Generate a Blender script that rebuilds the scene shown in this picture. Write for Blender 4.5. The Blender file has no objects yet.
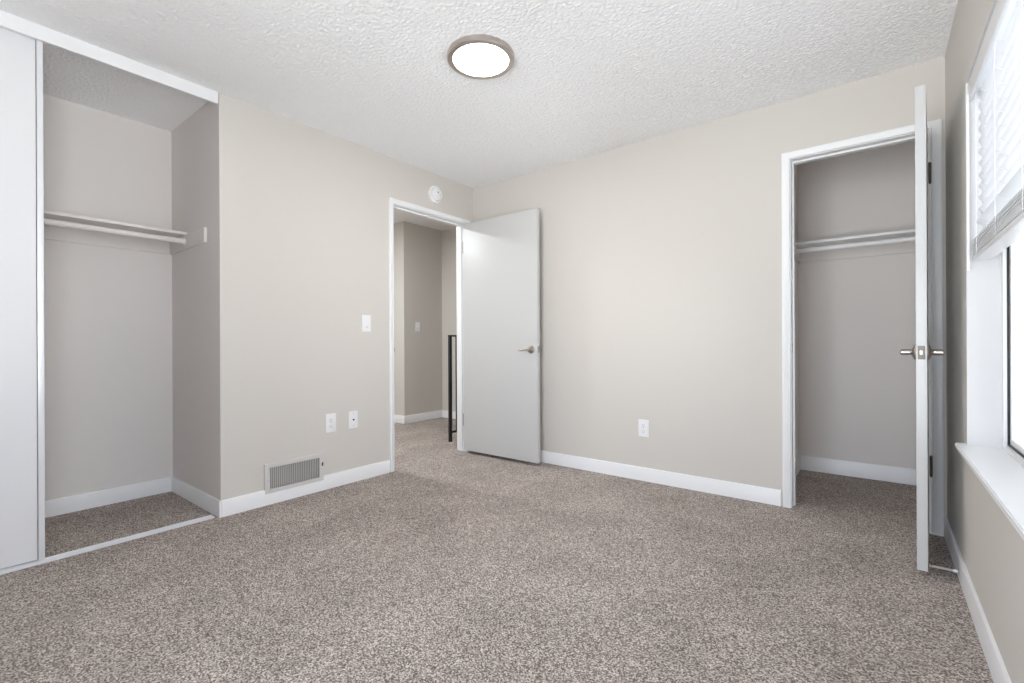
import bpy, bmesh, math, random
from mathutils import Vector, Matrix
sc = bpy.context.scene
C = bpy.context.collection
random.seed(7)
PI = math.pi

# ---------------------------------------------------------------- camera
YAW, ROLL, FPX, CY, CAMZ = 0.6628, -0.0044, 468.94, 343.29, 0.99
cam = bpy.data.cameras.new('camera')
camo = bpy.data.objects.new('camera', cam); C.objects.link(camo)
cam.sensor_fit = 'HORIZONTAL'; cam.sensor_width = 36.0
cam.lens = FPX / 1024 * 36.0
cam.shift_y = (CY - 341.5) / 1024
cam.clip_start = 0.02
fw = Vector((-math.sin(YAW), math.cos(YAW), 0)); rt = Vector((math.cos(YAW), math.sin(YAW), 0)); up = Vector((0, 0, 1))
r2 = rt * math.cos(ROLL) + up * math.sin(ROLL)
u2 = up * math.cos(ROLL) - rt * math.sin(ROLL)
M = Matrix(((r2.x, u2.x, -fw.x, 0), (r2.y, u2.y, -fw.y, 0), (r2.z, u2.z, -fw.z, CAMZ), (0, 0, 0, 1)))
camo.matrix_world = M
sc.camera = camo

# ---------------------------------------------------------------- world, light, exposure
W = bpy.data.worlds.new('overcast_sky'); sc.world = W; W.use_nodes = True
bg = W.node_tree.nodes['Background']
bg.inputs[1].default_value = 10.0
# pale overcast sky above the horizon, brighter lower half added to light the ceiling
_nt = W.node_tree
_tc = _nt.nodes.new('ShaderNodeTexCoord'); _sp = _nt.nodes.new('ShaderNodeSeparateXYZ'); _mr = _nt.nodes.new('ShaderNodeMapRange'); _mx = _nt.nodes.new('ShaderNodeMix')
_mr.inputs['From Min'].default_value = -.06; _mr.inputs['From Max'].default_value = .06
_mx.data_type = 'RGBA'; 
_mx.inputs[6].default_value = (1.44, 1.41, 1.45, 1); _mx.inputs[7].default_value = (0.74, 0.765, 0.87, 1)
_nt.links.new(_tc.outputs['Generated'], _sp.inputs[0]); _nt.links.new(_sp.outputs['Z'], _mr.inputs['Value'])
_nt.links.new(_mr.outputs[0], _mx.inputs[0]); _nt.links.new(_mx.outputs[2], bg.inputs[0])
LAMP_POWER = 9.0
LAMP_COLOR = (1.0, 0.93, 0.85)
HALL_FILL_POWER = 38.0
sc.view_settings.view_transform = 'Standard'
sc.view_settings.look = 'None'
sc.view_settings.gamma = 1.0
sc.view_settings.use_curve_mapping = False
sc.view_settings.exposure = 0.24
sc.cycles.use_denoising = True
sc.cycles.max_bounces = 16
sc.cycles.diffuse_bounces = 12
sc.cycles.transparent_max_bounces = 16
sc.cycles.sample_clamp_indirect = 10.0
def area(name, loc, rot, sx, sy, power, color, portal=False):
    l = bpy.data.lights.new(name, 'AREA'); l.shape = 'RECTANGLE'; l.size = sx; l.size_y = sy
    l.energy = power; l.color = color
    if portal: l.cycles.is_portal = True
    o = bpy.data.objects.new(name, l); C.objects.link(o); o.location = loc; o.rotation_euler = rot
    return o
# sky portal in the window opening (guides daylight sampling, gives off nothing itself)
area('sky_portal', (0.47, 1.82, 1.28), (0, PI / 2, 0), 1.42, 1.44, 1, (1, 1, 1), True)
area('sky_portal', (0.47, -0.115, 1.30), (0, PI / 2, 0), 1.60, 1.07, 1, (1, 1, 1), True)


area('sky_portal', (-0.525, -0.88, 1.10), (PI / 2, 0, 0), 1.35, 2.1, 1, (1, 1, 1), True)

# ---------------------------------------------------------------- materials
def mat(name, col, rough=0.6, metal=0.0, spec=0.5):
    m = bpy.data.materials.new(name); m.use_nodes = True
    b = m.node_tree.nodes['Principled BSDF']
    b.inputs['Base Color'].default_value = (*col, 1); b.inputs['Roughness'].default_value = rough
    b.inputs['Metallic'].default_value = metal; b.inputs['Specular IOR Level'].default_value = spec
    return m
def nd(m, t, **kw):
    n = m.node_tree.nodes.new(t)
    for k, v in kw.items():
        if k in n.inputs: n.inputs[k].default_value = v
        else: setattr(n, k, v)
    return n
def ln(m, a, b): m.node_tree.links.new(a, b)
def bump(m, scale, strength, dist, detail=2.0, rough=.5, tex='ShaderNodeTexNoise'):
    b = m.node_tree.nodes['Principled BSDF']
    tc = nd(m, 'ShaderNodeTexCoord'); n = nd(m, tex)
    n.inputs['Scale'].default_value = scale
    if 'Detail' in n.inputs: n.inputs['Detail'].default_value = detail
    ln(m, tc.outputs['Object'], n.inputs['Vector'])
    bp = nd(m, 'ShaderNodeBump'); bp.inputs['Strength'].default_value = strength; bp.inputs['Distance'].default_value = dist
    ln(m, n.outputs[0], bp.inputs['Height']); ln(m, bp.outputs[0], b.inputs['Normal'])
    return n, bp

WALL = mat('greige_wall_paint', (0.62, 0.59, 0.55), 0.75, spec=.25); bump(WALL, 90, .12, .002)
TRIM = mat('white_trim_paint', (0.82, 0.825, 0.835), 0.35); bump(TRIM, 30, .05, .001)
SLIDE = mat('white_sliding_panel', (0.75, 0.75, 0.765), 0.42)
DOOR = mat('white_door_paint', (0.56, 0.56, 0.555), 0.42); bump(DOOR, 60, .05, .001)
CLWALL = mat('lightened_closet_wall', (0.74, 0.705, 0.68), 0.75, spec=.25); bump(CLWALL, 90, .12, .002)  # wall colour lightened inside the closets to make up for missing light
CLOS = mat('closet_shelf_paint', (0.72, 0.685, 0.655), 0.5); bump(CLOS, 60, .05, .001)
PLAST = mat('white_plastic', (0.82, 0.82, 0.83), 0.3)
DARK = mat('dark_slot', (0.03, 0.03, 0.03), 0.6)
INSETGREY = mat('grey_plastic_inset', (0.45, 0.45, 0.46), 0.5)  # one even grey for screws, test button and sounder slots
GALV = mat('galvanised_damper', (0.11, 0.105, 0.10), 0.5, 0.3)
DUCT = mat('dark_duct_metal', (0.10, 0.10, 0.10), 0.6, 0.4)
NICKEL = mat('satin_nickel', (0.44, 0.395, 0.36), 0.32, 1.0); bump(NICKEL, 200, .03, .0005)
RING = mat('brushed_nickel_ring', (0.56, 0.50, 0.46), 0.33, 1.0); bump(RING, 150, .04, .0005)
BRONZE = mat('aged_hinge_metal', (0.16, 0.14, 0.12), 0.45, 0.8)
BLACK = mat('black_painted_steel', (0.008, 0.008, 0.009), 0.4)
GASKET = mat('black_rubber_gasket', (0.01, 0.011, 0.013), 0.5)
VINYL = mat('white_vinyl', (0.83, 0.84, 0.84), 0.3)
TRACK = mat('white_enamel_track', (0.78, 0.79, 0.81), 0.3, 0.2)

CEIL = mat('popcorn_ceiling', (0.90, 0.90, 0.905), 0.9, spec=.1)
def popcorn(m):
    b = m.node_tree.nodes['Principled BSDF']
    tc = nd(m, 'ShaderNodeTexCoord')
    n1 = nd(m, 'ShaderNodeTexNoise'); n1.inputs['Scale'].default_value = 88; n1.inputs['Detail'].default_value = 3; n1.inputs['Roughness'].default_value = .6
    v = nd(m, 'ShaderNodeTexVoronoi'); v.inputs['Scale'].default_value = 95
    ln(m, tc.outputs['Object'], n1.inputs['Vector']); ln(m, tc.outputs['Object'], v.inputs['Vector'])
    mr = nd(m, 'ShaderNodeMapRange'); mr.inputs['From Min'].default_value = .38; mr.inputs['From Max'].default_value = .66
    ln(m, n1.outputs[0], mr.inputs['Value'])
    mx = nd(m, 'ShaderNodeMath', operation='MULTIPLY_ADD')
    ln(m, v.outputs['Distance'], mx.inputs[0]); mx.inputs[1].default_value = -.5; ln(m, mr.outputs[0], mx.inputs[2])
    bp = nd(m, 'ShaderNodeBump'); bp.inputs['Strength'].default_value = .35; bp.inputs['Distance'].default_value = .004
    ln(m, mx.outputs[0], bp.inputs['Height']); ln(m, bp.outputs[0], b.inputs['Normal'])
popcorn(CEIL)

CARPET = mat('speckled_carpet', (0.4, 0.35, 0.32), 0.95, spec=.05)
def carpet(m):
    b = m.node_tree.nodes['Principled BSDF']
    tc = nd(m, 'ShaderNodeTexCoord')
    n1 = nd(m, 'ShaderNodeTexNoise'); n1.inputs['Scale'].default_value = 165; n1.inputs['Detail'].default_value = 3; n1.inputs['Roughness'].default_value = .6
    n2 = nd(m, 'ShaderNodeTexNoise'); n2.inputs['Scale'].default_value = 3.2; n2.inputs['Detail'].default_value = 3
    n3 = nd(m, 'ShaderNodeTexNoise'); n3.inputs['Scale'].default_value = 33; n3.inputs['Detail'].default_value = 2
    for n in (n1, n2, n3): ln(m, tc.outputs['Object'], n.inputs['Vector'])
    vo = nd(m, 'ShaderNodeTexVoronoi'); vo.inputs['Scale'].default_value = 225
    ln(m, tc.outputs['Object'], vo.inputs['Vector'])
    vs = nd(m, 'ShaderNodeSeparateXYZ'); ln(m, vo.outputs['Color'], vs.inputs[0])
    av = nd(m, 'ShaderNodeMath', operation='MULTIPLY_ADD'); ln(m, vs.outputs['X'], av.inputs[0]); av.inputs[1].default_value = .24
    sh = nd(m, 'ShaderNodeMath', operation='MULTIPLY_ADD'); ln(m, n1.outputs[0], sh.inputs[0]); sh.inputs[1].default_value = .62; sh.inputs[2].default_value = .072
    ln(m, sh.outputs[0], av.inputs[2])
    cr = nd(m, 'ShaderNodeValToRGB')
    e = cr.color_ramp.elements
    e[0].position = .40; e[0].color = (0.155, 0.125, 0.108, 1)
    e[1].position = .62; e[1].color = (0.70, 0.64, 0.60, 1)
    k = e.new(.47); k.color = (0.29, 0.245, 0.22, 1)
    k = e.new(.55); k.color = (0.46, 0.405, 0.37, 1)
    ln(m, av.outputs[0], cr.inputs[0])
    # tracks left in the pile by feet and vacuum: large soft patches
    s = nd(m, 'ShaderNodeMath', operation='ADD'); ln(m, n2.outputs[0], s.inputs[0]); ln(m, n3.outputs[0], s.inputs[1])
    mr = nd(m, 'ShaderNodeMapRange'); mr.inputs['From Min'].default_value = .75; mr.inputs['From Max'].default_value = 1.25
    mr.inputs['To Min'].default_value = .84; mr.inputs['To Max'].default_value = 1.12
    ln(m, s.outputs[0], mr.inputs['Value'])
    mul = nd(m, 'ShaderNodeVectorMath', operation='SCALE')
    ln(m, cr.outputs[0], mul.inputs[0]); ln(m, mr.outputs[0], mul.inputs['Scale'])
    ln(m, mul.outputs[0], b.inputs['Base Color'])
    bp = nd(m, 'ShaderNodeBump'); bp.inputs['Strength'].default_value = .45; bp.inputs['Distance'].default_value = .005
    ln(m, vo.outputs['Distance'], bp.inputs['Height']); ln(m, bp.outputs[0], b.inputs['Normal'])
carpet(CARPET)

def emis(name, col, strength):
    m = bpy.data.materials.new(name); m.use_nodes = True
    nt = m.node_tree; nt.nodes.clear()
    e = nt.nodes.new('ShaderNodeEmission'); e.inputs[0].default_value = (*col, 1); e.inputs[1].default_value = strength
    o = nt.nodes.new('ShaderNodeOutputMaterial'); nt.links.new(e.outputs[0], o.inputs[0])
    return m
def glass_mat():
    m = bpy.data.materials.new('window_glass'); m.use_nodes = True
    nt = m.node_tree; nt.nodes.clear()
    t = nt.nodes.new('ShaderNodeBsdfTransparent'); t.inputs[0].default_value = (.93, .96, .96, 1)
    g = nt.nodes.new('ShaderNodeBsdfGlossy'); g.inputs['Roughness'].default_value = .02
    f = nt.nodes.new('ShaderNodeFresnel'); f.inputs[0].default_value = 1.5
    x = nt.nodes.new('ShaderNodeMixShader'); o = nt.nodes.new('ShaderNodeOutputMaterial')
    nt.links.new(f.outputs[0], x.inputs[0]); nt.links.new(t.outputs[0], x.inputs[1]); nt.links.new(g.outputs[0], x.inputs[2]); nt.links.new(x.outputs[0], o.inputs[0])
    return m
GLASS = glass_mat()
def blind_mat():
    m = bpy.data.materials.new('white_blind_slat'); m.use_nodes = True
    nt = m.node_tree; nt.nodes.clear()
    d = nt.nodes.new('ShaderNodeBsdfDiffuse'); d.inputs[0].default_value = (.92, .925, .93, 1)
    t = nt.nodes.new('ShaderNodeBsdfTranslucent'); t.inputs[0].default_value = (.88, .89, .91, 1)
    x = nt.nodes.new('ShaderNodeMixShader'); x.inputs[0].default_value = .38
    o = nt.nodes.new('ShaderNodeOutputMaterial')
    nt.links.new(d.outputs[0], x.inputs[1]); nt.links.new(t.outputs[0], x.inputs[2]); nt.links.new(x.outputs[0], o.inputs[0])
    return m
BLIND = blind_mat()

# ---------------------------------------------------------------- mesh helpers
def NB(): return bmesh.new()
def box(bm, x0, x1, y0, y1, z0, z1, bev=0.0, seg=2):
    vs = [bm.verts.new((x, y, z)) for x in (x0, x1) for y in (y0, y1) for z in (z0, z1)]
    idx = [(0, 1, 3, 2), (4, 6, 7, 5), (0, 4, 5, 1), (2, 3, 7, 6), (0, 2, 6, 4), (1, 5, 7, 3)]
    fs = [bm.faces.new([vs[i] for i in f]) for f in idx]
    if bev > 0:
        es = set(e for f in fs for e in f.edges)
        bmesh.ops.bevel(bm, geom=list(es), offset=bev, segments=seg, affect='EDGES', profile=.6)
    return bm
def frame_from(d):
    d = d.normalized(); a = Vector((0, 0, 1)) if abs(d.z) < .9 else Vector((1, 0, 0))
    s = d.cross(a).normalized(); return s, s.cross(d).normalized()
def tube(bm, pts, rad, seg=12, flat=1.0, cap=True):
    pts = [Vector(p) for p in pts]
    rad = rad if isinstance(rad, (list, tuple)) else [rad] * len(pts)
    rings = []
    s0 = None
    for i, p in enumerate(pts):
        d = (pts[min(i + 1, len(pts) - 1)] - pts[max(i - 1, 0)])
        s, t = frame_from(d)
        if s0 is not None and s.dot(s0) < 0: s, t = -s, -t
        s0 = s
        rings.append([bm.verts.new(p + s * math.cos(2 * PI * k / seg) * rad[i] + t * math.sin(2 * PI * k / seg) * rad[i] * flat) for k in range(seg)])
    for a, b in zip(rings, rings[1:]):
        for k in range(seg):
            f = bm.faces.new((a[k], a[(k + 1) % seg], b[(k + 1) % seg], b[k])); f.smooth = True
    if cap:
        bm.faces.new(rings[0][::-1]); bm.faces.new(rings[-1])
    return bm
def lathe(bm, prof, origin, axis='Z', seg=40, sgn=1):
    """prof: (radius, height along the axis)"""
    o = Vector(origin); rings = []
    def P(r, h, a):
        c, s = r * math.cos(a), r * math.sin(a)
        if axis == 'Z': return o + Vector((c, s, h * sgn))
        if axis == 'Y': return o + Vector((c, h * sgn, s))
        return o + Vector((h * sgn, c, s))
    for r, h in prof:
        if r < 1e-6: rings.append([bm.verts.new(P(0, h, 0))])
        else: rings.append([bm.verts.new(P(r, h, 2 * PI * k / seg)) for k in range(seg)])
    for a, b in zip(rings, rings[1:]):
        for k in range(seg):
            k2 = (k + 1) % seg
            if len(a) == 1 and len(b) == 1: continue
            if len(a) == 1: f = bm.faces.new((a[0], b[k2], b[k]))
            elif len(b) == 1: f = bm.faces.new((a[k], a[k2], b[0]))
            else: f = bm.faces.new((a[k], a[k2], b[k2], b[k]))
            f.smooth = True
    return bm
def obj(name, bm, m, parent=None, sharp=35):
    bmesh.ops.recalc_face_normals(bm, faces=bm.faces)
    me = bpy.data.meshes.new(name); bm.to_mesh(me); bm.free()
    me.materials.append(m)
    o = bpy.data.objects.new(name, me); C.objects.link(o)
    if parent: o.parent = parent
    try: me.set_sharp_from_angle(angle=math.radians(sharp))
    except Exception: pass
    return o
def tag(o, label, cat, group=None, kind=None):
    o['label'] = label; o['category'] = cat
    if group: o['group'] = group
    if kind: o['kind'] = kind
    return o
def struct(name, bm, m, label, cat): return tag(obj(name, bm, m), label, cat, kind='structure')
def thing(name, label, cat, loc=(0, 0, 0), rz=0, group=None, kind=None):
    o = bpy.data.objects.new(name, None); C.objects.link(o); o.location = loc; o.rotation_euler = (0, 0, rz); o.empty_display_size = .1
    return tag(o, label, cat, group, kind)

def wall(bm, ax, t0, t1, u0, u1, z0, z1, holes=()):
    """solid wall with rectangular holes; ax = axis of thickness, u = the other horizontal axis"""
    us = sorted(set([u0, u1] + [c for h in holes for c in h[:2]])); zs = sorted(set([z0, z1] + [c for h in holes for c in h[2:]]))
    us = [u for u in us if u0 <= u <= u1]; zs = [z for z in zs if z0 <= z <= z1]
    solid = {}
    for i in range(len(us) - 1):
        for j in range(len(zs) - 1):
            cu, cz = (us[i] + us[i + 1]) / 2, (zs[j] + zs[j + 1]) / 2
            solid[i, j] = not any(h[0] < cu < h[1] and h[2] < cz < h[3] for h in holes)
    cache = {}
    def V(t, i, j):
        k = (t, i, j)
        if k not in cache:
            T = t0 if t == 0 else t1
            cache[k] = bm.verts.new((T, us[i], zs[j]) if ax == 'X' else (us[i], T, zs[j]))
        return cache[k]
    for (i, j), s in solid.items():
        if not s: continue
        for t in (0, 1): bm.faces.new((V(t, i, j), V(t, i + 1, j), V(t, i + 1, j + 1), V(t, i, j + 1)))
        for di, dj, a, b in ((-1, 0, (i, j), (i, j + 1)), (1, 0, (i + 1, j), (i + 1, j + 1)), (0, -1, (i, j), (i + 1, j)), (0, 1, (i, j + 1), (i + 1, j + 1))):
            if not solid.get((i + di, j + dj), False):
                bm.faces.new((V(0, *a), V(0, *b), V(1, *b), V(1, *a)))
    return bm
def casing(bm, ax, face, sgn, u0, u1, ztop, wl, wt, wr):
    """mitred door casing swept around an opening; face = wall plane, sgn = side it stands proud of"""
    prof = [(0, 0), (0, .009), (.06, .0125), (.16, .0125), (.20, .0105), (.26, .0125), (.90, .016), (1, .013), (1, 0)]
    rows = []
    for d, h in prof:
        pts = [(u0 - d * wl, 0.0), (u0 - d * wl, ztop + d * wt), (u1 + d * wr, ztop + d * wt), (u1 + d * wr, 0.0)]
        T = face + sgn * h
        rows.append([bm.verts.new((T, u, z) if ax == 'X' else (u, T, z)) for u, z in pts])
    for a, b in zip(rows, rows[1:]):
        for k in range(3): bm.faces.new((a[k], a[k + 1], b[k + 1], b[k]))
    for k in (0, 3): bm.faces.new([r[k] for r in rows])
    return bm
def baseb(bm, ax, face, sgn, u0, u1, h=.095, t=.012):
    a, b = (face, face + sgn * t) if sgn > 0 else (face + sgn * t, face)
    prof = [(0, 0), (t, 0), (t, h - .006), (t - .0025, h - .001), (t - .005, h), (0, h)]
    vs = []
    for u in (u0, u1):
        vs.append([bm.verts.new((face + sgn * p, u, z) if ax == 'X' else (u, face + sgn * p, z)) for p, z in prof])
    n = len(prof)
    for k in range(n): bm.faces.new((vs[0][k], vs[0][(k + 1) % n], vs[1][(k + 1) % n], vs[1][k]))
    bm.faces.new(vs[0]); bm.faces.new(vs[1])
    return bm

# ---------------------------------------------------------------- key dimensions
L, B, R, H = -2.976, 3.234, 0.273, 2.44      # left wall, back wall, right wall, ceiling
Y0 = -0.75                                   # wall behind the camera
CLX, CLY = -3.78, 1.093                       # left closet: back wall, side wall
HY0, HY1, HZ = 2.313, 3.128, 2.081           # hall doorway (clear opening)
WX0, WX1, WZ = -0.408, 0.206, 2.079          # back closet doorway
WLX, WBY = -0.49, 4.26                       # back closet: left wall, back wall
NY0, NY1, NZ0, NZ1 = 1.10, 2.54, 0.585, 2.0  # window opening
KY0, KY1, KZ0, KZ1 = -0.65, 0.42, 0.50, 2.10    # added unseen window beside the camera, for more daylight
GX0, GX1, GZ = -1.20, 0.15, 2.15               # added unseen patio door behind the camera, for more daylight
HX, HC1, HC2 = -4.63, 3.76, 4.40             # hallway wall

# ---------------------------------------------------------------- room shell
bm = NB(); box(bm, -5.8, 0.50, -.95, 4.6, -.12, 0.0); struct('floor', bm, CARPET, 'speckled taupe cut-pile carpet over the whole floor', 'carpet')
HH = 2.51                                    # the hallway ceiling is a little higher
from mathutils import noise as mnoise
def popcorn_sheet(bm, x0, x1, y0, y1, step=.0050):
    """sprayed acoustic texture: a fine grid hanging 0..5 mm below the slab"""
    nx, ny = int((x1 - x0) / step), int((y1 - y0) / step)
    prev = None
    for i in range(nx + 1):
        x = x0 + (x1 - x0) * i / nx; row = []
        for j in range(ny + 1):
            y = y0 + (y1 - y0) * j / ny
            n = mnoise.noise(Vector((x * 95, y * 95, 0))) + .30 * mnoise.noise(Vector((x * 41, y * 41, 9)))
            row.append(bm.verts.new((x, y, H - .0002 - .0049 * max(0.0, min(1.0, .45 + n * .9)))))
        if prev:
            for j in range(ny):
                f = bm.faces.new((prev[j], prev[j + 1], row[j + 1], row[j])); f.smooth = True
        prev = row
bm = NB(); box(bm, CLX - .1, 0.50, -.95, CLY + .1, H, H + .12); box(bm, L - .114, 0.50, CLY + .1, 4.6, H, H + .12)
popcorn_sheet(bm, CLX - .02, R + .02, -.12, B + .02)
struct('ceiling', bm, CEIL, 'white popcorn-textured ceiling over the bedroom and closets', 'ceiling')
bm = NB(); box(bm, -5.8, L - .114, CLY + .1, 4.6, HH, HH + .12)
struct('ceiling', bm, mat('smooth_ceiling_paint', (.88, .88, .88), .85), 'smooth white ceiling of the hallway', 'ceiling')
bm = NB()
wall(bm, 'X', L - .114, L, CLY, B + .114, 0, H, [(HY0 - .018, HY1 + .018, 0, HZ + .018)])
struct('wall_left', bm, WALL, 'greige painted wall holding the vent, outlets and hall doorway', 'wall')
bm = NB(); wall(bm, 'X', L - .114, L, -.865, -.55, 0, H); struct('wall_left', bm, WALL, 'greige wall stub at the far end of the sliding closet', 'wall')
bm = NB(); wall(bm, 'Y', B, B + .114, L, R, 0, H, [(WX0 - .018, WX1 + .018, 0, WZ + .018)])
struct('wall_back', bm, WALL, 'greige back wall between the hall door and the open closet', 'wall')
bm = NB(); wall(bm, 'X', R, R + .19, -.865, WBY + .11, 0, H, [(NY0, NY1, NZ0 - .02, NZ1), (KY0, KY1, KZ0, KZ1)])
struct('wall_right', bm, WALL, 'greige wall with the window and its deep sill', 'wall')
bm = NB(); wall(bm, 'Y', Y0 - .114, Y0, L, R, 0, H, [(GX0, GX1, 0, GZ)]); struct('wall_front', bm, WALL, 'greige wall facing the back wall', 'wall')
# left closet
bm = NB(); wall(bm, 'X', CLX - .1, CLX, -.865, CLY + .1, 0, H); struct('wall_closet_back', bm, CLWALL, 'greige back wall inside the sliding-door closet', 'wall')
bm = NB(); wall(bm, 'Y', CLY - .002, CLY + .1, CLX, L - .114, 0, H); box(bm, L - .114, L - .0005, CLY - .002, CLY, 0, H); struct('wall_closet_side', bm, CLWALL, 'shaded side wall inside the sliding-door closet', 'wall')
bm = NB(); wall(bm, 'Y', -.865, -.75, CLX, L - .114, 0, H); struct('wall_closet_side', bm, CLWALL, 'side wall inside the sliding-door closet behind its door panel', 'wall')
# back closet
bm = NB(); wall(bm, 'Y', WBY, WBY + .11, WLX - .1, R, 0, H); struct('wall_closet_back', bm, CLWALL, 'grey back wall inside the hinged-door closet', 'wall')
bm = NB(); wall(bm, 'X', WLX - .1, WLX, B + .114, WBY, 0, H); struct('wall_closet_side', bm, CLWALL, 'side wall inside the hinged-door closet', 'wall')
# hallway
bm = NB(); wall(bm, 'X', HX - .1, HX, HC1, HC2 + .1, 0, HH); struct('wall_hall', bm, WALL, 'hallway wall carrying a light switch', 'wall')
bm = NB(); wall(bm, 'Y', HC1, HC1 + .1, -5.8, HX - .1, 0, HH); struct('wall_hall', bm, WALL, 'bright hallway wall face beside the doorway jamb', 'wall')
bm = NB(); wall(bm, 'Y', HC2, HC2 + .1, HX, WLX - .1, 0, HH); struct('wall_hall', bm, WALL, 'pale hallway end wall behind the black railing', 'wall')
bm = NB(); wall(bm, 'X', -5.8, -5.7, CLY + .1, HC1, 0, HH); struct('wall_hall', bm, WALL, 'far hallway wall past the corner', 'wall')
bm = NB(); wall(bm, 'Y', CLY + .1, CLY + .2, -5.7, L - .114, 0, HH); struct('wall_hall', bm, WALL, 'hallway wall behind the sliding-door closet', 'wall')

# baseboards
bm = NB(); baseb(bm, 'X', L, 1, CLY, HY0 - .045); struct('baseboard_left', bm, TRIM, 'white baseboard under the floor vent and outlets', 'baseboard')
bm = NB(); baseb(bm, 'X', L, 1, HY1 + .057, B); struct('baseboard_left', bm, TRIM, 'short white baseboard between hall casing and room corner', 'baseboard')
bm = NB(); baseb(bm, 'Y', B, -1, L + .012, WX0 - .057); struct('baseboard_back', bm, TRIM, 'long white baseboard under the single outlet', 'baseboard')
bm = NB(); baseb(bm, 'X', R, -1, Y0, B); struct('baseboard_right', bm, TRIM, 'white baseboard below the window wall', 'baseboard')
bm = NB(); baseb(bm, 'X', CLX, 1, -.75, CLY); struct('baseboard_closet', bm, TRIM, 'white baseboard along the back of the sliding-door closet', 'baseboard')
bm = NB(); baseb(bm, 'Y', CLY - .002, -1, CLX + .012, L + .012); struct('baseboard_closet', bm, TRIM, 'white baseboard along the side of the sliding-door closet', 'baseboard')
bm = NB(); baseb(bm, 'Y', WBY, -1, WLX, R, h=.11); struct('baseboard_closet', bm, TRIM, 'white baseboard along the back of the hinged-door closet', 'baseboard')
bm = NB(); baseb(bm, 'X', WLX, 1, B + .114, WBY - .012, h=.11); struct('baseboard_closet', bm, TRIM, 'white baseboard along the side of the hinged-door closet', 'baseboard')
bm = NB(); baseb(bm, 'X', HX, 1, HC1, HC2); struct('baseboard_hall', bm, TRIM, 'white baseboard under the hallway light switch', 'baseboard')
bm = NB(); baseb(bm, 'Y', HC1, -1, -5.7, HX + .012); struct('baseboard_hall', bm, TRIM, 'white baseboard on the bright hallway face', 'baseboard')
bm = NB(); baseb(bm, 'Y', HC2, -1, HX + .012, WLX - .1); struct('baseboard_hall', bm, TRIM, 'white baseboard behind the black railing', 'baseboard')

# door casings and jambs
bm = NB(); casing(bm, 'X', L, 1, HY0 - .004, HY1 + .004, HZ + .004, .036, .036, .052)
struct('trim_1', bm, TRIM, 'white casing around the hallway doorway', 'door casing')
bm = NB()
for a, b in ((HY0 - .018, HY0), (HY1, HY1 + .018)): box(bm, L - .116, L + .002, a, b, 0, HZ + .018)
box(bm, L - .116, L + .002, HY0, HY1, HZ, HZ + .018)
box(bm, L - .085, L - .045, HY0, HY0 + .011, 0, HZ, .002); box(bm, L - .085, L - .045, HY1 - .011, HY1, 0, HZ, .002); box(bm, L - .085, L - .045, HY0 + .011, HY1 - .011, HZ - .011, HZ, .002)
j = struct('trim_2', bm, TRIM, 'white jamb with stop lining the hallway doorway', 'door jamb')
bm = NB(); box(bm, L - .034, L + .0045, HY0 - .0005, HY0 + .0015, .915, .972, .0005); box(bm, L + .002, L + .0165, HY0 - .005, HY0 + .0025, .925, .962, .001)
obj('strike_plate', bm, NICKEL, j)
bm = NB(); casing(bm, 'X', L - .114, -1, HY0 - .004, HY1 + .004, HZ + .004, .057, .057, .057)
struct('trim_3', bm, TRIM, 'white casing on the hallway side of the doorway', 'door casing')
bm = NB(); casing(bm, 'Y', B, -1, WX0 - .004, WX1 + .004, WZ + .004, .043, .040, .050)
struct('trim_4', bm, TRIM, 'white casing around the hinged-door closet', 'door casing')
bm = NB()
for a, b in ((WX0 - .018, WX0), (WX1, WX1 + .018)): box(bm, a, b, B - .002, B + .116, 0, WZ + .018)
box(bm, WX0, WX1, B - .002, B + .116, WZ, WZ + .018)
box(bm, WX0, WX0 + .011, B + .042, B + .085, 0, WZ, .002); box(bm, WX1 - .011, WX1, B + .042, B + .085, 0, WZ, .002); box(bm, WX0 + .011, WX1 - .011, B + .042, B + .085, WZ - .011, WZ, .002)
j = struct('trim_5', bm, TRIM, 'white jamb with stop lining the hinged-door closet', 'door jamb')
bm = NB(); box(bm, WX0 - .0005, WX0 + .0018, B + .004, B + .036, .925, .982, .0005); obj('strike_plate', bm, NICKEL, j)
# closet header fascia and floor track
bm = NB(); box(bm, L - .020, L - .001, -.55, CLY - .006, 2.371, 2.438, .0015)
box(bm, L - .105, L - .020, -.55, CLY - .006, 2.418, 2.438)
struct('trim_6', bm, TRIM, 'white header fascia hiding the sliding door rail', 'closet header')
bm = NB(); box(bm, L - .056, L - .012, -.55, CLY - .030, 0, .004, .001)
for x in (L - .015, L - .034, L - .053): box(bm, x - .003, x + .003, -.55, CLY - .030, .003, .011, .0015)
struct('trim_7', bm, TRACK, 'white metal floor track of the sliding closet doors', 'door track')

# ---------------------------------------------------------------- window
wn = thing('window_1', 'white framed sliding window with a deep white sill', 'window', (R, 0, 0), kind='structure')
FX = .095
bm = NB(); X0, X1 = FX, .185
box(bm, X0, X1, NY1 - .032, NY1 - .004, NZ0, NZ1, .002); box(bm, X0, X1, NY0 + .004, NY0 + .032, NZ0, NZ1, .002)
box(bm, X0, X1, NY0 + .032, NY1 - .032, NZ0, NZ0 + .018, .002); box(bm, X0, X1, NY0 + .032, NY1 - .032, NZ1 - .032, NZ1, .002)
box(bm, X0 + .02, X0 + .065, 1.375, 1.415, NZ0 + .018, NZ1 - .032, .002)
obj('window_frame', bm, VINYL, wn)
def ring(bm, x0, x1, y0, y1, z0, z1, w):
    box(bm, x0, x1, y0, y0 + w, z0, z1); box(bm, x0, x1, y1 - w, y1, z0, z1)
    box(bm, x0, x1, y0 + w, y1 - w, z0, z0 + w); box(bm, x0, x1, y0 + w, y1 - w, z1 - w, z1)
bm = NB(); ring(bm, X0 + .010, X0 + .017, 1.415, NY1 - .032, NZ0 + .018, NZ1 - .032, .004)
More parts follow.
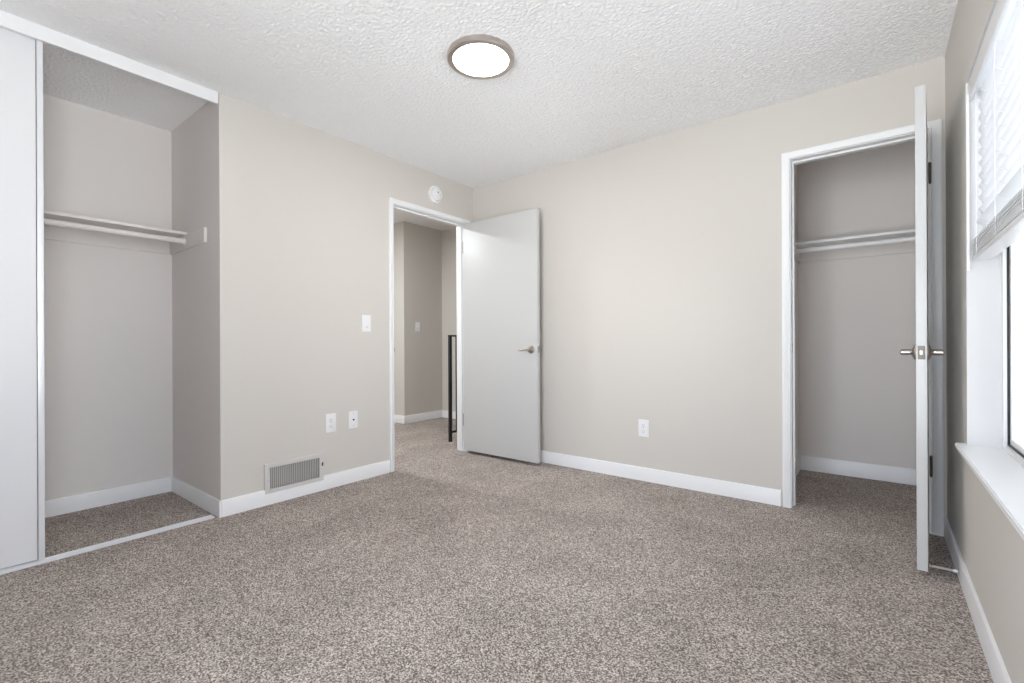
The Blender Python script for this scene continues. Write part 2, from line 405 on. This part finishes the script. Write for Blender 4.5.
obj('gasket', bm, GASKET, wn)
bm = NB(); ring(bm, X0 + .017, X0 + .060, 1.415, NY1 - .032, NZ0 + .018, NZ1 - .032, .026)
ring(bm, X0 + .020, X0 + .052, NY0 + .032, 1.375, NZ0 + .018, NZ1 - .032, .03)
obj('sash', bm, VINYL, wn)
bm = NB(); box(bm, X0 + .044, X0 + .048, 1.442, NY1 - .064, NZ0 + .05, NZ1 - .064); obj('pane', bm, GLASS, wn)
bm = NB(); box(bm, X0 + .034, X0 + .038, NY0 + .062, 1.345, NZ0 + .048, NZ1 - .062); obj('pane', bm, GLASS, wn)
bm = NB()
out = [(-.032, NY0 - .035), (0, NY0 - .035), (0, NY0), (X0, NY0), (X0, NY1), (0, NY1), (0, NY1 + .036), (-.032, NY1 + .036)]
lo = [bm.verts.new((x, y, NZ0 - .02)) for x, y in out]; hi = [bm.verts.new((x, y, NZ0)) for x, y in out]
bm.faces.new(lo); bm.faces.new(hi)
for k in range(8): bm.faces.new((lo[k], lo[(k + 1) % 8], hi[(k + 1) % 8], hi[k]))
bmesh.ops.bevel(bm, geom=[e for e in bm.edges if all(v.co.x < -.03 for v in e.verts)], offset=.004, segments=3, affect='EDGES')
obj('window_sill', bm, TRIM, wn)
bm = NB()
box(bm, .0005, X0 + .004, NY1 - .004, NY1, NZ0, NZ1); box(bm, .0005, X0 + .004, NY0, NY0 + .004, NZ0, NZ1); box(bm, .0005, X0 + .004, NY0, NY1, NZ1 - .004, NZ1)
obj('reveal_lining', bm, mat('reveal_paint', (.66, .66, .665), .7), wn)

# unseen second window added to this wall to brighten the room
w3 = thing('added_window_3', 'unseen white framed window added for daylight near the patio door', 'window', (R, 0, 0), kind='structure')
bm = NB(); ring(bm, FX, FX + .06, KY0, KY1, KZ0, KZ1, .04); obj('window_frame', bm, VINYL, w3)
bm = NB(); box(bm, FX + .028, FX + .032, KY0 + .04, KY1 - .04, KZ0 + .04, KZ1 - .04); obj('pane', bm, GLASS, w3)
bm = NB(); box(bm, -.032, FX, KY0 - .03, KY1 + .03, KZ0 - .02, KZ0, .003); obj('window_sill', bm, TRIM, w3)
# unseen glazed door added behind the camera to brighten the room
w2 = thing('added_window_2', 'unseen glass patio door added for daylight, facing the hinged-door closet', 'window', (0, Y0, 0), kind='structure')
bm = NB()
for x0, x1 in ((GX0, GX0 + .04), (-.555, -.495), (GX1 - .04, GX1)): box(bm, x0, x1, -.10, -.05, 0, GZ, .002)
for x0, x1 in ((GX0 + .04, -.555), (-.495, GX1 - .04)): box(bm, x0, x1, -.10, -.05, 0, .05, .002); box(bm, x0, x1, -.10, -.05, GZ - .04, GZ, .002)
obj('window_frame', bm, VINYL, w2)
for x0, x1 in ((GX0 + .04, -.555), (-.495, GX1 - .04)):
    bm = NB(); box(bm, x0, x1, -.077, -.073, .05, GZ - .04); obj('pane', bm, GLASS, w2)

# outdoor wall added opposite the window with the blind, to cut its light
bm = NB(); box(bm, 2.2, 2.4, 1.0, 7.0, -.6, 2.3, .01); box(bm, 2.16, 2.44, .96, 7.04, 2.3, 2.36, .01)
struct('light_blocking_wall', bm, mat('light_block_stucco', (.55, .56, .57), .9), 'pale outdoor wall added beyond the window glass to tone down its light', 'wall')

# ---------------------------------------------------------------- window blind
bl = thing('window_blind', 'white slatted blind half raised over the window', 'blind', (R + .042, 0, NZ1 - .004))
BY0, BY1 = NY0 + .012, NY1 - .016
bm = NB(); box(bm, -.036, -.026, BY0, BY1, -.075, -.002, .003, 3); box(bm, -.026, .026, BY0, BY1, -.045, 0, .002)
obj('valance', bm, PLAST, bl)
def slat(bm, zc, tilt, xc=0.0, w=.050, t=.0028, y0=BY0 + .004, y1=BY1 - .004):
    n = 5; a = math.radians(tilt); rows = []
    for s in (1, -1):
        for k in range(n + 1):
            q = (k / n - .5); x = q * w; z = .0035 * (1 - (2 * q) ** 2) + s * t / 2
            rows.append((xc + x * math.cos(a) - z * math.sin(a), zc + x * math.sin(a) + z * math.cos(a)))
    prof = rows[:n + 1] + rows[n + 1:][::-1]
    va = [bm.verts.new((x, y0, z)) for x, z in prof]; vb = [bm.verts.new((x, y1, z)) for x, z in prof]
    m = len(prof)
    for k in range(m):
        f = bm.faces.new((va[k], va[(k + 1) % m], vb[(k + 1) % m], vb[k])); f.smooth = True
    bm.faces.new(va); bm.faces.new(vb)
bm = NB()
ZT = -.088
zs = [ZT - .0435 * k for k in range(12)]
for k, z in enumerate(zs): slat(bm, z, -70 if k < 11 else -42)
zb = 1.300 - (NZ1 - .004)
st = [zb + .022 + .0056 * k for k in range(11)]
for k, z in enumerate(st): slat(bm, z, random.uniform(-1.5, 1.5), random.uniform(-.002, .002))
obj('slat_panel', bm, BLIND, bl)
bm = NB(); box(bm, -.026, .026, BY0 + .004, BY1 - .004, zb, zb + .018, .004, 3); obj('bottom_rail', bm, PLAST, bl)
for y in (BY1 - .10, BY1 - .45, BY1 - .80, BY0 + .1):
    bm = NB()
    for x in (-.027, .027): tube(bm, [(x, y, -.045), (x, y, zb + .018)], .0009, 6)
    for z in zs: tube(bm, [(-.027, y, z + .020), (.027, y, z - .020)], .0007, 5)
    obj('ladder_cord', bm, PLAST, bl)
bm = NB(); tube(bm, [(-.040, BY1 - .030, -.062), (-.041, BY1 - .028, -.10), (-.041, BY1 - .028, -.735)], [.0022, .0045, .0045], 10)
obj('tilt_wand', bm, PLAST, bl)

# ---------------------------------------------------------------- doors
def lever(parent, x, z, yface, sgn, dx):
    bm = NB()
    lathe(bm, [(0, 0), (.0325, 0), (.033, .003), (.031, .007), (.024, .010), (.014, .013), (.0105, .020), (.012, .020), (.0125, .034), (.0130, .040), (.0125, .050), (.008, .054), (0, .055)], (x, yface, z), 'Y', 36, sgn)
    obj('rosette', bm, NICKEL, parent)
    bm = NB(); p = []; r = []
    for k in range(17):
        s = k / 16
        p.append((x + dx * (-.004 + .112 * s), yface + sgn * (.041 - .010 * s * s), z + .004 * math.sin(s * PI) - .012 * math.sin(s * PI * 1.05) * s - .010 * s ** 2 + (.006 * ((s - .85) / .15) if s > .85 else 0)))
        r.append(.0120 * (1 - .38 * s) if k < 16 else .004)
    tube(bm, p, r, 12, .85); obj('lever', bm, NICKEL, parent)
def hinge(parent, z, x=-.006, y=0.0, m=BRONZE):
    bm = NB()
    for k in range(5): tube(bm, [(x, y, z - .05 + .0202 * k), (x, y, z - .0305 + .0202 * k)], .0062, 12)
    tube(bm, [(x, y, z - .055), (x, y, z + .055)], .0045, 10)
    obj('hinge', bm, m, parent)

# hall door, swung open in front of the back wall
dh = thing('door_1', 'white flush door swung open against the back wall', 'door', (L + .012, 3.079, 0), 0, kind='structure')
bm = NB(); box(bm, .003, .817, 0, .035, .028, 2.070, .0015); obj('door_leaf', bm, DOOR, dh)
lever(dh, .757, .940, 0, -1, -1); lever(dh, .757, .940, .035, 1, -1)
bm = NB(); box(bm, .8165, .8185, .005, .030, .912, .968, .0006); box(bm, .817, .826, .011, .023, .931, .949, .002); obj('latch', bm, NICKEL, dh)
hinge(dh, 1.86, -.003, .004, NICKEL); hinge(dh, .30, -.003, .004, NICKEL)
# closet door, swung open toward the window wall, seen on its edge
ang = math.atan2(-.61, -.0425)
dw = thing('door_2', 'white flush door seen edge-on, swung open toward the window', 'door', (.2035, 3.212, 0), ang, kind='structure')
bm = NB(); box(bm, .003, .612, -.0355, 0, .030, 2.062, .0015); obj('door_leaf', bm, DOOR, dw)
lever(dw, .553, .944, 0, 1, -1); lever(dw, .553, .944, -.0355, -1, -1)
bm = NB(); box(bm, .6115, .6132, -.0295, -.006, .915, .972, .0006); obj('latch_plate', bm, BRONZE, dw)
bm = NB(); box(bm, .612, .618, -.024, -.0115, .934, .953, .002); obj('latch_bolt', bm, NICKEL, dw)
hinge(dw, 1.853, -.004, .0085); hinge(dw, .350, -.004, .0085)
# sliding closet door
ds = thing('door_3', 'white sliding closet door panel with a narrow edge stile', 'sliding door', (L - .024, -.544, 0), kind='structure')
bm = NB(); box(bm, -.020, -.003, 0.01, .893, .020, 2.385, .001); obj('door_panel', bm, SLIDE, ds)
bm = NB(); box(bm, -.026, .002, .896, .9175, .012, 2.390, .002); obj('stile', bm, TRACK, ds)
bm = NB(); box(bm, -.026, .002, -.012, .01, .012, 2.390, .002); obj('stile', bm, TRACK, ds)

# spring door stop screwed to the foot of the closet door
sp = thing('door_stop', 'thin spring door stop with white tip near the carpet', 'door stop', (.168, 2.655, .040))
bm = NB(); lathe(bm, [(0, 0), (.011, 0), (.011, .003), (.006, .006), (.0035, .010)], (0, 0, 0), 'X', 20); obj('mounting_cup', bm, NICKEL, sp)
bm = NB(); pts = []
for k in range(16 * 22 + 1):
    a = 2 * PI * k / 16; pts.append((.008 + .066 * k / (16 * 22), .0042 * math.cos(a), .0042 * math.sin(a)))
tube(bm, pts, .0012, 5); obj('spring', bm, mat('bright_spring_steel', (.85, .84, .82), .45, .7), sp)
bm = NB(); lathe(bm, [(0, 0), (.005, 0), (.0068, .003), (.0068, .010), (.004, .014), (0, .0148)], (.074, 0, 0), 'X', 20); obj('rubber_tip', bm, PLAST, sp)

# ---------------------------------------------------------------- closet shelves and rods
def shift(o, p): o.location = p; return o
bm = NB(); box(bm, 0.0, .304, -1.82, -.001, 0.0005, .018, .0015)
shift(tag(obj('closet_shelf', bm, CLOS), 'beige painted shelf in the closet with the sliding door', 'shelf'), (CLX, CLY - .002, 1.69))
bm = NB(); box(bm, .0, .018, -1.82, -.001, -.089, 0, .001); box(bm, .018, .620, -.017, -.0005, -.089, -.0005, .001)
shift(struct('trim_8', bm, CLOS, 'painted cleat boards carrying the shelf in the sliding-door closet', 'shelf cleat'), (CLX, CLY - .002, 1.69))
t = thing('closet_rod', 'beige painted hanging rod under the shelf behind the sliding door', 'rod', (CLX + .306, CLY - .0215, 1.646))
bm = NB(); tube(bm, [(0, -1.80, 0), (0, -.002, 0)], .0165, 20); obj('rod', bm, CLOS, t)
bm = NB(); lathe(bm, [(0, 0), (.025, 0), (.025, .004), (.021, .006), (.020, .012), (0, .012)], (0, 0, 0), 'Y', 24, -1); obj('socket', bm, CLOS, t)
Wd = R - WLX
bm = NB(); box(bm, .001, Wd - .001, -.305, 0, 0.0005, .018, .0015)
shift(tag(obj('closet_shelf', bm, TRIM), 'white shelf in the closet with the hinged door', 'shelf'), (WLX, WBY, 1.694))
bm = NB(); box(bm, 0, Wd, -.018, 0, -.089, 0, .001); box(bm, 0.0, .018, -.36, -.018, -.089, -.0005, .001)
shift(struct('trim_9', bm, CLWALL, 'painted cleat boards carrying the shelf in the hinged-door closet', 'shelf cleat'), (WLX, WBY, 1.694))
t = thing('closet_rod', 'white hanging rod under the shelf behind the hinged door', 'rod', (WLX + .0185, WBY - .31, 1.648))
bm = NB(); tube(bm, [(.002, 0, 0), (Wd - .02, 0, 0)], .0165, 20); obj('rod', bm, TRIM, t)
bm = NB(); lathe(bm, [(0, 0), (.025, 0), (.025, .004), (.021, .006), (.020, .012), (0, .012)], (0, 0, 0), 'X', 24, 1); obj('socket', bm, PLAST, t)

# ---------------------------------------------------------------- wall plates (local: x = out of the wall, y = along it, z = up)
def plate(name, label, cat, loc, rz, w=.072, h=.118, group=None):
    t = thing(name, label, cat, loc, rz, group)
    bm = NB(); box(bm, -.0005, .0055, -w / 2, w / 2, -h / 2, h / 2, .0022, 3); obj('cover_plate', bm, PLAST, t)
    return t
def slots(t, zc):
    bm = NB(); lathe(bm, [(0, 0), (.0168, 0), (.0168, .0068), (.0155, .0076), (0, .0076)], (0, 0, zc), 'X', 28); r = obj('receptacle', bm, PLAST, t)
    bm = NB()
    box(bm, .0072, .0080, -.0078, -.0054, zc + .001, zc + .0095); box(bm, .0072, .0080, .0054, .0078, zc + .0005, zc + .010)
    tube(bm, [(.0072, 0, zc - .0085), (.0080, 0, zc - .0085)], .0028, 12)
    obj('slot', bm, DARK, r)
def screw(t, z):
    bm = NB(); lathe(bm, [(.0035, .004), (.0035, .006), (.002, .0066), (0, .0066)], (0, 0, z), 'X', 14); obj('screw', bm, INSETGREY, t)
t = plate('wall_outlet', 'white double outlet on the wall right above the floor vent', 'outlet', (L, 1.777, .447), 0, .076, .128)
slots(t, .0205); slots(t, -.0205); screw(t, 0)
t = plate('cable_jack', 'white cover plate with one dark round cable socket', 'cable jack', (L, 1.952, .447), 0, .072, .122)
bm = NB(); lathe(bm, [(0, .005), (.0065, .005), (.0065, .007), (.0048, .007), (.0048, .013), (0, .013)], (0, 0, 0), 'X', 20); obj('coaxial_socket', bm, DARK, t)
screw(t, .043); screw(t, -.043)
t = plate('light_switch', 'white rocker light switch beside the hall doorway', 'light switch', (L, 2.066, 1.142), 0, .074, .122)
bm = NB(); box(bm, .004, .0078, -.0165, .0165, -.033, .033, .001); sw = obj('rocker', bm, PLAST, t)
bm = NB(); box(bm, .0076, .0082, -.010, .010, -.0285, -.0262); obj('indicator_slot', bm, DARK, sw)
t = plate('wall_outlet', 'white double outlet alone on the long back wall', 'outlet', (-1.328, B, .377), -PI / 2, .076, .122)
slots(t, .0205); slots(t, -.0205); screw(t, 0)
t = plate('light_switch', 'small white light switch seen through the hall doorway', 'light switch', (HX, 3.975, 1.205), 0, .072, .118)
bm = NB(); box(bm, .004, .0072, -.006, .006, -.012, .012, .001); box(bm, .006, .016, -.004, .004, -.001, .011, .0015); obj('toggle', bm, PLAST, t)

# ---------------------------------------------------------------- return air vent
t = thing('wall_vent', 'low rectangular air vent with grey vertical louvres above baseboard', 'vent', (L, 1.525, .160))
bm = NB(); a, b, ia, ib = .196, .094, .163, .065
prof = [(0, 0.0), (0, .004), (.12, .0125), (.85, .0135), (1.0, .011), (1.0, -.02)]
rows = []
for q, h in prof:
    w_, h_ = a + (ia - a) * q, b + (ib - b) * q
    rows.append([bm.verts.new((h, y, z)) for y, z in ((-w_, -h_), (w_, -h_), (w_, h_), (-w_, h_))])
for p, q in zip(rows, rows[1:]):
    for k in range(4): bm.faces.new((p[k], p[(k + 1) % 4], q[(k + 1) % 4], q[k]))
obj('vent_frame', bm, mat('vent_enamel', (0.60, 0.585, 0.565), .45), t)
bm = NB(); n = 27
for k in range(n):
    y = -ia + .006 + (2 * ia - .012) * k / (n - 1)
    vs = [bm.verts.new(p) for p in ((.008, y - .0012, -ib), (-.010, y + .0046, -ib), (-.010, y + .0058, -ib), (.008, y, -ib), (.008, y - .0012, ib), (-.010, y + .0046, ib), (-.010, y + .0058, ib), (.008, y, ib))]
    for f in ((0, 1, 2, 3), (4, 5, 6, 7), (0, 1, 5, 4), (1, 2, 6, 5), (2, 3, 7, 6), (3, 0, 4, 7)): bm.faces.new([vs[i] for i in f])
obj('louvre_panel', bm, GALV, t)
bm = NB(); box(bm, -.030, -.022, -ia - .004, ia + .004, -ib - .004, ib + .004); obj('damper', bm, DUCT, t)
bm = NB(); box(bm, .010, .024, .178, .183, .010, .030, .001); tube(bm, [(.020, .1805, .030), (.026, .1805, .034)], .003, 8); obj('damper_lever', bm, GALV, t)
for s in (-1, 1):
    bm = NB(); lathe(bm, [(.0035, .012), (.0035, .0148), (0, .0155)], (0, s * .180, -.01), 'X', 12); obj('screw', bm, INSETGREY, t)

# ---------------------------------------------------------------- smoke detector
t = thing('smoke_detector', 'round white smoke detector above the hall doorway', 'smoke detector', (L, 2.750, 2.258))
bm = NB(); lathe(bm, [(0, 0), (.074, 0), (.075, .004), (.073, .014), (.060, .017), (.055, .013), (0, .013)], (0, 0, 0), 'X', 48); obj('mounting_base', bm, PLAST, t)
bm = NB(); lathe(bm, [(.054, .012), (.056, .020), (.055, .034), (.049, .043), (.036, .047), (0, .049)], (0, 0, 0), 'X', 48); c = obj('cover', bm, PLAST, t)
bm = NB()
for k in range(18):
    an = 2 * PI * k / 18; cy, cz = math.cos(an), math.sin(an)
    tube(bm, [(.041, cy * .0495, cz * .0495), (.0474, cy * .035, cz * .035)], .0011, 6)
obj('sounder_slot', bm, INSETGREY, c)
bm = NB(); lathe(bm, [(.0085, .047), (.0085, .0515), (.006, .0525), (0, .0525)], (0, -.005, .010), 'X', 20); obj('test_button', bm, INSETGREY, c)
bm = NB(); lathe(bm, [(.0025, .048), (.0025, .0505), (0, .0505)], (0, .018, -.008), 'X', 12); obj('indicator', bm, DARK, c)

# ---------------------------------------------------------------- ceiling lights
def ceiling_light(label, loc, power, col, Rr=.168):
    t = thing('ceiling_light', label, 'ceiling light', loc)
    bm = NB(); lathe(bm, [(Rr - .004, 0), (Rr, -.002), (Rr, -.025), (Rr - .004, -.029), (Rr - .026, -.030), (Rr - .0295, -.027), (Rr - .0295, -.004)], (0, 0, 0), 'Z', 72); obj('metal_ring', bm, RING, t)
    rd = Rr - .0305; areaD = PI * rd * rd
    bm = NB(); lathe(bm, [(rd, -.020), (rd, -.0255), (rd * .9, -.0262), (rd * .5, -.0268), (0, -.027)], (0, 0, 0), 'Z', 72)
    obj('diffuser', bm, emis('lit_diffuser', col, power / (PI * areaD)), t)
    return t
ceiling_light('round flush ceiling light with nickel ring, switched on', (-1.572, 1.770, H), LAMP_POWER, LAMP_COLOR)
ceiling_light('unseen flush ceiling light added to brighten the hallway', (-4.25, 2.25, HH), HALL_FILL_POWER, (.94, .98, 1.0))  # out-of-view lamp added to light the hallway walls

# ---------------------------------------------------------------- stair railing in the hallway
t = thing('stair_railing', 'black metal railing with square post in the hallway', 'railing', (-3.405, 3.345, 0))
bm = NB(); box(bm, -.014, .014, -.014, .014, 0, 1.062, .002); obj('post', bm, BLACK, t)
bm = NB(); box(bm, -.016, .016, -.016, 1.05, 1.060, 1.076, .002); obj('handrail', bm, BLACK, t)
bm = NB(); box(bm, -.010, .010, .018, 1.05, .085, .105, .001); obj('bottom_rail', bm, BLACK, t)
for k in range(9):
    y = .090 + .108 * k
    bm = NB(); box(bm, -.007, .007, y - .007, y + .007, .105, 1.060, .001); obj('baluster', bm, BLACK, t)
